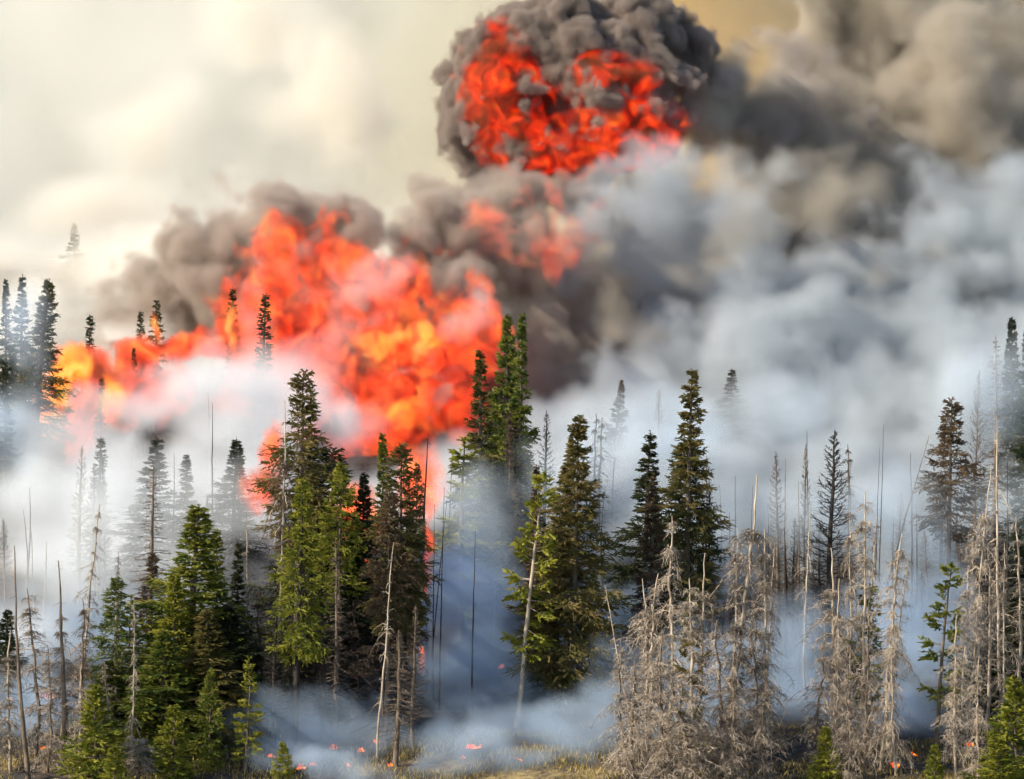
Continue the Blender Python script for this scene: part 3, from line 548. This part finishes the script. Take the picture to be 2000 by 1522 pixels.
P('pine', 'full1', 338, 1118, 335, 4, 130, 'yellow green spruce at the left side of the big clump', 'bright')
P('spruce', 'spruce0', 424, 1033, 428, 8, 105, 'dark green pointed spruce right of the biggest bushy one', 'green')
P('spruce', 'spruce1', 466, 1055, 466, 9, 80, 'small spruce top between the dark pointed one and a grey pole', 'dark')
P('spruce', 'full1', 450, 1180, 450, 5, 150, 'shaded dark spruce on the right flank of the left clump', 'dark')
P('spruce', 'full0', 320, 1230, 318, 2, 150, 'broad green spruce at the lower left of the big clump', 'green')
P('spruce', 'full1', 400, 1190, 395, 3, 150, 'broad olive green spruce at the front of the big clump', 'olive')
P('pole', 'arms0', 482, 1000, 478, 9, 60, 'thin grey pole with white crooked arms above the left clump', 'straw', 'pale')
P('young', 'young0', 185, 1338, 182, -4, 100, 'bright young pine at the bottom left beneath the pale trunk', 'bright')
P('young', 'young1', 222, 1458, 222, -6, 66, 'smallest bright young pine at the bottom left', 'bright')
P('young', 'young0', 340, 1378, 338, -2, 80, 'bright young pine in front of the big left clump', 'bright')
P('young', 'young1', 412, 1310, 410, 0, 60, 'green young pine beside the right side of the big clump', 'green')
P('young', 'pine1', 486, 1284, 480, 0, 62, 'slim yellow green pine on a bare stem right of the left clump', 'bright')
P('young', 'young1', 552, 1450, 550, -4, 44, 'little yellow pine alone at the bottom near the fallen logs', 'bright')
P('dead', 'thin0', 262, 1170, 255, -1, 40, 'curved pale bare stem in front of the left green trees', 'straw', 'pale')
P('dead', 'snag2', 268, 1420, 270, -3, 90, 'low brown dead brush right of the smallest bright pine', 'straw', 'dead')
# --- centre left
P('dead', 'snag2', 556, 783, 536, 7, 80, 'tall brown dead tree left of the tallest spruce of the middle', 'brown', 'pale')
P('dead', 'snag1', 505, 1150, 505, 8, 110, 'grey brown brush of dead twigs left of the dark trunks', 'brown', 'dead')
P('spruce', 'half1', 592, 724, 580, 11, 125, 'tallest spruce of the middle with dark green crown above others', 'olive', spin=.5)
P('spruce', 'half0', 590, 935, 573, 3, 100, 'light green spruce on a long black trunk below the tallest one', 'bright', 'char', spin=1.)
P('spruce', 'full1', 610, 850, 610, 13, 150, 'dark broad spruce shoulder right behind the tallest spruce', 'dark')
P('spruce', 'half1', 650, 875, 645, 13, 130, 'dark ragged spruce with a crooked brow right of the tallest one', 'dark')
P('pine', 'half1', 668, 905, 662, 9, 110, 'light yellow green pine crown in front of the ragged dark spruce', 'bright')
P('burnt', 'skeldroop', 655, 1050, 652, 5, 75, 'burnt brown tree with bare boughs right of the light green spruce', wood='dead')
P('burnt', 'skel1', 628, 1090, 630, 4, 70, 'thin charred tree beside the long black trunk', wood='char')
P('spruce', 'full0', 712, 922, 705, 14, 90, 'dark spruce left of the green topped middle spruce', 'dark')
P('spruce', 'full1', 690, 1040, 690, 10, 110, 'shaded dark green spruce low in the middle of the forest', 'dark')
P('spruce', 'spruce0', 748, 846, 746, 15, 88, 'green topped spruce left of the brown olive one', 'green')
P('scorched', 'half0', 788, 866, 778, 6, 120, 'brown olive spruce with a long bare trunk left of the flame strip', 'olive')
P('scorched', 'half1', 762, 960, 752, 5, 90, 'scorched brown spruce in front of the brown olive one', 'brown')
P('scorched', 'half0', 814, 905, 806, 9, 52, 'black scorched spruce at the left border of the flame strip', 'dark')
P('scorched', 'half0', 795, 1000, 788, 7, 84, 'dark brown scorched tree right beneath the brown olive spruce', 'brown')
P('dead', 'arms1', 768, 1060, 736, 2, 70, 'pale leaning snag with white curling twigs at the middle', 'straw', 'pale')
P('burnt', 'skeldroop', 778, 1230, 772, 1, 90, 'low burnt tree with drooping bare boughs near the leaning snag', wood='dead')
P('burnt', 'skel1', 540, 1180, 536, 3, 70, 'burnt black tree left of the long black trunk', wood='char')
P('pole', 'pole2', 834, 855, 830, 15, 50, 'thin snag with short twigs above the flame strip', wood='char')
P('pole', 'pole1', 868, 950, 858, 9, 18, 'straight black pole right of the flame strip', wood='char')
P('pole', 'pole1', 873, 975, 838, 12, 16, 'slightly leaning black pole crossing the flame strip', wood='char')
P('pole', 'pole0', 928, 1036, 922, 9, 22, 'lone straight black pole in blue smoke left of the yellow pine', wood='char')
P('pole', 'pole0', 848, 985, 846, 10, 16, 'thin black pole between two taller poles at the flame strip', wood='char')
P('burnt', 'skel1', 812, 1180, 806, 4, 60, 'small bare burnt tree under the flame strip', wood='dead')
# --- centre
P('spruce', 'spruce0', 938, 684, 930, 29, 118, 'green brown spruce left of the tall twin spruces', 'olive')
P('spruce', 'full0', 990, 614, 985, 33, 100, 'left one of the tall twin spruces against the fire', 'green')
P('spruce', 'spruce0', 1019, 611, 1014, 31, 88, 'right one of the tall twin spruces against the grey smoke', 'green')
P('scorched', 'spruce1', 995, 798, 990, 25, 62, 'small rusty topped spruce in front of the twin spruces', 'brown')
P('spruce', 'pine1', 908, 858, 902, 21, 130, 'hazy pale green pine below the green brown spruce', 'bright')
P('spruce', 'full1', 975, 900, 970, 23, 130, 'hazy blue spruce below the rusty topped one', 'dark')
P('spruce', 'spruce2', 1012, 1000, 1005, 18, 80, 'hazy grey spruce left of the curved yellow pine', 'brown')
P('pine', 'pine0', 1063, 920, 1008, 7, 95, 'curved leaning yellow green pine left of the big middle spruce', 'bright', 'pale')
P('scorched', 'spire0', 1047, 908, 1047, 12, 40, 'slim brown spire behind the curved yellow pine', 'brown')
P('spruce', 'wide0', 1131, 810, 1112, 9, 200, 'big isolated full spruce right of the curved yellow pine', 'olive', spin=.3)
P('spruce', 'spruce0', 1108, 900, 1085, 10, 150, 'second crown filling the left side of the big isolated spruce', 'olive')
ORD = ['leftmost', 'second', 'third', 'fourth', 'fifth', 'sixth', 'seventh', 'eighth', 'ninth', 'tenth', 'eleventh', 'rightmost']
for i, (x, y, bx, Y) in enumerate(sorted([(900, 1100, 895, 22), (965, 1120, 962, 20), (880, 1060, 880, 26), (1035, 1100, 1030, 17), (1180, 960, 1176, 28), (1200, 900, 1192, 34), (945, 1180, 942, 24)])):
    P('pole', 'pole%d' % (i % 3), x, y, bx, Y, 24, ORD[i] + (' of the' if i == 0 else ' from the left of the') + ' faint charred poles in the blue middle smoke', wood='char', group='faint poles in the middle smoke')
# --- centre right
P('spruce', 'spruce1', 1271, 840, 1262, 15, 150, 'dark green spruce left of the tallest right spruce', 'dark')
P('scorched', 'spruce2', 1276, 930, 1272, 11, 95, 'brown topped spruce before the dark green one on the right', 'brown')
P('spruce', 'spruce2', 1352, 721, 1338, 12, 145, 'tallest spruce of the right half, narrow and olive green', 'olive')
P('spruce', 'half0', 1346, 860, 1345, 13, 130, 'dark lower crown behind the tallest right spruce', 'dark')
P('burnt', 'skel1', 1386, 940, 1382, 13, 60, 'black bare tree on the right flank of the tallest right spruce', wood='char')
P('burnt', 'skel1', 1516, 880, 1516, 19, 66, 'brown bare tree left of the slim reddish bare tree', wood='dead')
P('burnt', 'skel1', 1574, 865, 1570, 17, 50, 'slim reddish bare tree left of the broad black skeleton tree', wood='dead')
P('burnt', 'skel0', 1630, 838, 1620, 14, 150, 'broad black skeleton tree with a small tufted top', wood='char')
for i, (x, y, bx, Y) in enumerate(sorted([(1398, 1010, 1392, 20), (1437, 930, 1432, 26), (1446, 1060, 1444, 18), (1500, 980, 1498, 24), (1552, 1010, 1550, 20), (1560, 940, 1558, 28), (1600, 1020, 1601, 22), (1660, 900, 1658, 30), (1760, 960, 1755, 28), (1415, 1080, 1412, 16), (1840, 920, 1838, 30), (1790, 1000, 1788, 24)])):
    P('burnt' if i % 2 else 'pole', 'skel1' if i % 2 else 'pole%d' % (i % 3), x, y, bx, Y, 50 if i % 2 else 24, ORD[i] + (' of the' if i in (0, 11) else ' from the left of the') + ' hazy bare trunks behind the right snags', wood='char' if i % 3 else 'dead', group='hazy trunks behind the right snags')
P('pole', 'pole1', 1726, 828, 1708, 13, 16, 'tall straight charred pole on the right', wood='char')
P('pole', 'pole1', 1718, 872, 1705, 14, 15, 'shorter charred pole touching the tall straight one', wood='char')
P('pole', 'pole0', 1815, 850, 1690, 16, 26, 'long thin pole leaning far to the right', wood='dead')
P('scorched', 'half1', 1860, 780, 1846, 17, 110, 'brown shaggy spruce standing alone on the right', 'brown', 'dead')
P('dead', 'arms0', 1584, 985, 1576, 9, 70, 'slender pale pole with white side arms left of the snag cluster', 'straw', 'pale')
# --- right front snags
P('dead', 'snag1', 1312, 1008, 1300, 0, 140, 'shaggy grey snag with a pale forked top right of the big spruce', 'straw', 'pale', spin=.7)
P('dead', 'snag3', 1290, 1120, 1262, 1, 150, 'wide shaggy snag with drooping left boughs', 'straw', 'pale', spin=3.)
P('dead', 'arms1', 1182, 1140, 1250, 1, 60, 'crooked pale snag bending left over the smoke', 'straw', 'pale')
P('dead', 'snag0', 1345, 1130, 1340, -1, 120, 'shaggy snag with patches of green needles on its stem', 'straw', 'pale')
P('pine', 'pine0', 1352, 1150, 1348, -.5, 60, 'slim green needles clinging between the shaggy snags', 'olive', 'pale')
P('dead', 'snag2', 1478, 928, 1410, 2, 120, 'tall leaning shaggy snag with a bare spike on top', 'straw', 'pale')
P('dead', 'snag0', 1492, 1030, 1480, 3, 110, 'shaggy snag leaning against the tall spiked one', 'straw', 'pale')
P('dead', 'snag1', 1475, 1190, 1462, -1, 130, 'front shaggy snag below the tall leaning ones', 'straw', 'dead')
P('dead', 'snag3', 1400, 1210, 1395, -2, 150, 'low wide mass of tangled dead twigs at the right centre', 'straw', 'dead')
P('dead', 'snag0', 1240, 1290, 1235, -2, 130, 'low shaggy snag at the left end of the grey tangle', 'straw', 'dead')
P('dead', 'snag1', 1330, 1330, 1325, -4, 180, 'lowest brush of grey brown twigs at the bottom centre right', 'straw', 'dead')
P('dead', 'snag2', 1622, 1070, 1625, 1, 105, 'straight pale snag at the left of the right snag cluster', 'straw', 'pale')
P('dead', 'snag0', 1688, 958, 1672, 2, 110, 'tallest shaggy snag of the right cluster', 'straw', 'pale')
P('dead', 'snag1', 1660, 990, 1655, 3, 90, 'second shaggy snag just behind the tallest of the right cluster', 'straw', 'pale')
P('dead', 'snag3', 1766, 1040, 1722, 0, 125, 'curved topped snag at the right of the right cluster', 'straw', 'pale')
P('dead', 'thin1', 1775, 1080, 1738, 1, 60, 'thin twisted snag beside the curved topped one', 'straw', 'pale')
P('dead', 'snag1', 1610, 1250, 1600, 0, 120, 'low wide shaggy snag at the foot of the right cluster', 'straw', 'dead')
P('dead', 'thin0', 1700, 1180, 1690, -1, 80, 'thin dark stem in front of the right snag cluster', 'straw', 'dead')
P('pine', 'pine0', 1698, 1140, 1690, 3, 80, 'green pine hidden among the right snag cluster', 'green')
P('young', 'young0', 1612, 1420, 1612, -2, 60, 'small green pine at the foot of the right cluster', 'bright')
P('pine', 'pine0', 1858, 1098, 1824, 2, 85, 'slim dark green pine with a leaning bare stem on the right', 'green', 'dead')
P('dead', 'arms0', 1948, 812, 1962, 8, 100, 'tall pale snag with long white arms near the right edge', 'straw', 'pale', spin=2.)
P('dead', 'snag2', 1935, 905, 1885, 5, 75, 'leaning brown shaggy snag left of the white armed one', 'straw', 'pale')
P('dead', 'snag0', 1890, 1110, 1862, 1, 90, 'brown barked snag behind the slim dark green pine', 'straw', 'pale')
P('dead', 'thin0', 1985, 1010, 1990, 7, 90, 'grey snag at the right edge under the white arms', 'straw', 'pale')
P('dead', 'thin1', 1930, 1080, 1925, 6, 90, 'grey snag with fine twigs between two pale trunks on the right', 'straw', 'pale')
P('burnt', 'skeldroop', 1905, 1000, 1903, 11, 90, 'brown bare tree behind the leaning brown snag', wood='dead')
P('spruce', 'full0', 1985, 1150, 1985, 10, 130, 'dull green spruce low behind the right edge snags', 'dark')
P('spruce', 'full1', 1920, 1240, 1915, 9, 130, 'dull dark spruce behind the slim right pine', 'dark')
P('young', 'young1', 1982, 1325, 1985, -3, 120, 'bright young pine in the bottom right corner', 'bright')
P('young', 'young0', 1945, 1440, 1950, -5, 100, 'low bright pine at the foot of the corner pine', 'bright')
P('young', 'young0', 1826, 1455, 1825, -5, 50, 'small bright pine alone right of the grass fire', 'bright')

# --- dark brush of burnt twigs low in the middle
for (x, y, bx, Y, w_, k, lab) in [(560, 1230, 560, 6, 110, 'snag0', 'charred brush left of the long black trunk'), (610, 1260, 612, 7, 120, 'snag3', 'charred brush right of the long black trunk'), (690, 1190, 690, 8, 110, 'snag1', 'charred brushy snag beneath the ragged spruces'),
    (745, 1220, 745, 6, 110, 'snag2', 'charred brushy snag behind the pale leaning one'), (790, 1150, 786, 9, 70, 'snag0', 'charred brushy snag by the flame strip'), (500, 1240, 500, 6, 100, 'snag1', 'sooty brush on the right of the left clump'),
    (1050, 1240, 1046, 12, 90, 'snag1', 'faint sooty snag behind the foot of the curved yellow pine'), (1290, 1000, 1290, 16, 120, 'snag3', 'sooty snag in shade between the two right spruces'), (1440, 1080, 1438, 15, 90, 'snag2', 'sooty snag behind the tall leaning shaggy snag'),
    (1540, 1120, 1538, 17, 70, 'thin0', 'fine sooty tree left of the pole with white arms'), (1800, 1120, 1798, 18, 70, 'thin1', 'fine sooty tree left of the lone brown spruce stem'), (1560, 1150, 1561, 12, 60, 'skel1', 'small black bare tree beside the pole with white arms')]:
    P('burnt', k, x, y, bx, Y, w_, lab, 'soot', 'char')

for i, (x, y, bx, Y, k) in enumerate([(1120, 1160, 1118, 14, 0), (1240, 1080, 1236, 15, 1), (1372, 1010, 1368, 17, 2), (1425, 1000, 1421, 19, 0), (1470, 950, 1466, 21, 1), (1532, 1030, 1530, 15, 2), (1590, 1080, 1586, 13, 0), (1640, 1060, 1636, 17, 2), (1745, 1010, 1741, 18, 1), (1782, 960, 1776, 20, 0), (1850, 1010, 1846, 15, 2), (1968, 900, 1962, 16, 0)]):
    P('pole', 'pole%d' % k, x, y, bx, Y, 26, ORD[i] + (' of the' if i in (0, 11) else ' from the left of the') + ' thin dark stems threaded between the right trees', wood='char', group='thin dark stems between the right trees')

for (tx, ty, bx, Y, w_, k, lab) in [(1255, 1130, 1262, 3, 80, 'snag2', 'slim shaggy snag between the crooked snag and the forked snag'), (1215, 1250, 1225, 0, 90, 'snag3', 'short shaggy snag at the left end of the tangle, drooping over smoke'), (1378, 1080, 1372, 2, 80, 'snag2', 'slim shaggy snag between the green needled stem and the leaning snags'),
    (1440, 1030, 1420, 4, 80, 'snag0', 'narrow shaggy snag tight against the left of the spiked snag'), (1515, 1060, 1490, 4, 60, 'thin0', 'fine twigged snag just right of the spiked snag'), (1290, 1230, 1290, -3, 110, 'snag2', 'front shaggy snag low under the forked one'),
    (1430, 1290, 1428, -3, 120, 'snag0', 'front low shaggy snag under the leaning snags'), (1500, 1330, 1497, -3, 100, 'snag3', 'rightmost low snag of the grey tangle by the golden grass'), (1640, 1130, 1640, 0, 70, 'snag2', 'slim snag in front of the middle of the right cluster'),
    (1712, 1010, 1700, 4, 60, 'thin1', 'fine straight snag right behind the tallest of the right cluster'), (1745, 1180, 1750, -1, 80, 'snag0', 'shaggy snag at the foot of the curved topped one'), (1655, 1300, 1655, -3, 90, 'snag1', 'front low snag in the right cluster'),
    (1870, 1200, 1868, -1, 80, 'snag2', 'shaggy snag in front of the slim dark green pine'), (1915, 1280, 1912, -2, 80, 'snag3', 'low snag left of the bright corner pine'), (1962, 1060, 1955, 4, 70, 'snag0', 'slim shaggy snag right beneath the white armed snag'),
    (20, 1230, 20, 0, 80, 'snag2', 'shaggy snag cut by the left edge of the picture'), (92, 1260, 92, -1, 90, 'snag0', 'low shaggy snag between the two left poles'), (160, 1300, 160, -2, 80, 'snag2', 'low slim snag left of the smallest bright pine')]:
    P('dead', k, tx, ty, bx, Y, w_, lab, 'straw', 'pale' if w_ < 85 else 'dead')

# --- deeper rows, half dissolved in the smoke
deep = random.Random(5)
ANCH = [(28, 'far left pole'), (113, 'second left pole'), (190, 'pale leaning left snag'), (300, 'drooping burnt tree at the left'), (390, 'biggest bushy left spruce'), (480, 'grey pole with white arms'), (928, 'lone black pole'), (1005, 'tall twin spruces'),
        (1131, 'big isolated spruce'), (1270, 'dark green right spruce'), (1352, 'tallest right spruce'), (1478, 'spiked shaggy snag'), (1573, 'slim reddish bare tree'), (1630, 'broad black skeleton tree'), (1690, 'right snag cluster'), (1766, 'curved topped snag'), (1860, 'lone brown spruce'), (1948, 'white armed snag')]
rows = {}
for i in range(46):
    x = deep.uniform(860, 2010) if i < 34 else deep.uniform(0, 480); Y = deep.uniform(18, 36); top = 1508 - 12.3 * Y - deep.uniform(90, 330)
    kk = deep.choice(['pole0', 'pole1', 'skel1', 'skel1', 'pole2', 'thin0', 'spire1', 'skel0'])
    noun = {'p': 'bare stem', 's': 'burnt tree', 't': 'twiggy dead tree'}[kk[0]]
    ax, ad = min(ANCH, key=lambda a: abs(a[0] - x)); side = ('behind' if abs(x - ax) < 14 else 'left of' if x < ax else 'right of')
    rows.setdefault((noun, side, ad), []).append((top, x, Y, kk, deep.uniform(-8, 8), deep.uniform(36, 66), deep.choice(['char', 'dead', 'char'])))
for (noun, side, ad), lst in rows.items():
    for j, (top, x, Y, kk, dx, wd, wo) in enumerate(sorted(lst)):
        lead = '' if len(lst) == 1 else ('tallest ', 'second tallest ', 'third tallest ', 'fourth tallest ', 'fifth tallest ', 'lowest ')[min(j, 5)]
        big = kk[0] != 'p'
        P('burnt' if big else 'pole', kk, x, top, x + dx, Y, wd if big else 22, lead + 'hazy ' + noun + ' in the smoke ' + side + ' the ' + ad, 'soot', wo, group='hazy thin trees dissolving in the smoke' if big else 'hazy bare stems dissolving in the smoke')

# fallen logs
def log(x0, y0, Y0, x1, y1, Y1, r, label):
    a = w3(x0, y0, Y0); b_ = w3(x1, y1, Y1); k = 10; s = np.linspace(0, 1, k)[:, None]
    Pn = np.array(a)[None] * (1 - s) + np.array(b_)[None] * s; Pn[1:-1] += rng.normal(0, .02, (k - 2, 3)); c0 = Pn.mean(0)
    o = empty('fallen_log', Vector(Pn[0])); tag(o, label, 'log', 'fallen logs')
    Pn = Pn - Pn[0]
    b = Buf(); b.tubes(Pn[None], (r * (1 - .6 * s[:, 0]))[None], 8); t = bpy.data.objects.new('trunk', b.build('trunk', M['char'])); COL.objects.link(t); t.parent = o
    n = 16; i = np.zeros(n, int); P0 = interp_line(Pn[None], i, rng.uniform(.2, 1, n)); C = curves(P0, rng.random(n) * 6.28, rng.uniform(.2, .8, n), rng.uniform(0, 1.2, n), np.full(n, .2), np.zeros(n), 4)
    for bb in each(C, np.full((n, 4), .014)): t = bpy.data.objects.new('branch', bb.build('branch', M['char'])); COL.objects.link(t); t.parent = o
log(495, 1522, 1, 735, 1378, 7, .13, 'upper one of two charred logs propped above the smoke')
log(560, 1500, 3, 750, 1400, 7, .09, 'lower thinner charred log beside the propped one')
log(150, 1522, -3, 20, 1505, -2, .07, 'pale fallen stem lying in the grass at the bottom left')
# ground fires: clusters of flame tongues
fm, fnt, fbs = newmat('small_flame'); fnt.nodes.remove(fbs)
em = fnt.nodes.new('ShaderNodeEmission'); tn = fnt.nodes.new('ShaderNodeTexNoise'); tn.inputs['Scale'].default_value = 3
tcc = fnt.nodes.new('ShaderNodeTexCoord'); fnt.links.new(tcc.outputs['Object'], tn.inputs['Vector'])
fnt.links.new(ramp(fnt, tn.outputs[0], [(.35, (.8, .03, .008)), (.5, (1, .12, .015)), (.65, (1, .35, .04))]), em.inputs[0]); em.inputs[1].default_value = 1.1
fnt.links.new(em.outputs[0], fnt.nodes['Material Output'].inputs[0])
def ground_fire(px, py, wpx, hpx, label, Y=None, n=14):
    if Y is None:
        Y = -8.0
        while Y < 40 and w3(px, py, Y).z > float(ground(w3(px, py, Y).x, Y)) : Y += .1
    g = w3(px, py, Y); s = ppm(Y); w_, h_ = wpx / s * .9, hpx / s * .85
    b = Buf()
    for i in range(n):
        u = rng.uniform(-.5, .5); k = 7; t = np.linspace(0, 1, k); h = h_ * rng.uniform(.35, 1) * (1 - 1.1 * abs(u)); wd = w_ * rng.uniform(.08, .16)
        Pn = np.stack([u * w_ + .12 * h_ * np.sin(t * 5 + rng.random() * 6) * t, rng.uniform(-.3, .3) + 0 * t, h * t - .03], 1)
        b.tubes(Pn[None], (wd * np.sin(np.clip(t * .85 + .15, 0, 1) * math.pi) ** .8 + .003)[None], 6)
    o = bpy.data.objects.new('ground_fire', b.build('ground_fire', fm)); COL.objects.link(o); o.location = g; tag(o, label, 'fire', 'small fires on the ground')
GF = [(95, 1362, 34, 22, 'red fire glowing behind the second left pole'), (28, 1368, 20, 18, 'small red fire behind the pale far left pole'), (85, 1462, 30, 7, 'low flat fire in grass at the left edge'),
 (590, 1500, 18, 14, 'small flame right of the little yellow pine'), (650, 1460, 22, 8, 'low flame under the propped logs'), (705, 1466, 14, 12, 'short flame right of the propped logs'), (530, 1478, 20, 12, 'flame at the foot of the long black trunk'),
 (925, 1460, 34, 14, 'pale flame low in the open blue smoke'), (1012, 1484, 20, 7, 'faint flame right of the pale flame in open smoke'), (980, 1303, 12, 9, 'tiny fire near the foot of the curved yellow pine'),
 (712, 1322, 18, 16, 'red fire deep between the middle trunks'), (826, 1275, 10, 30, 'red fire at the foot of the flame strip'), (718, 1098, 14, 12, 'small fire high between the dark middle spruces'),
 (1748, 1496, 16, 20, 'bright orange fire in golden grass right of the snags'), (1784, 1474, 16, 8, 'tiny orange flame right of the bright grass fire'), (1895, 1455, 18, 12, 'dim red fire behind the trunks at the right'), (1690, 1488, 12, 8, 'low flame left of the bright grass fire'),
 (612, 1492, 14, 10, 'flame second to the right of the little yellow pine'), (735, 1448, 16, 9, 'low flame at the foot of the pale leaning snag'), (765, 1494, 16, 8, 'low flame in grass right of the pale leaning snag'), (560, 1462, 12, 10, 'flame behind the little yellow pine'),
 (680, 1494, 12, 9, 'flame in the grass below the propped logs'), (745, 1340, 10, 14, 'dim flame between dark trunks above the grass'), (668, 1290, 10, 12, 'red glow of fire low behind the thin charred tree'), (1040, 1310, 10, 8, 'tiny fire in blue smoke right of the curved pine'), (905, 1478, 12, 6, 'thin flame in smoke beside the pale flame')]
for px, py, a, b_, lab in GF: ground_fire(px, py, a, b_, lab)
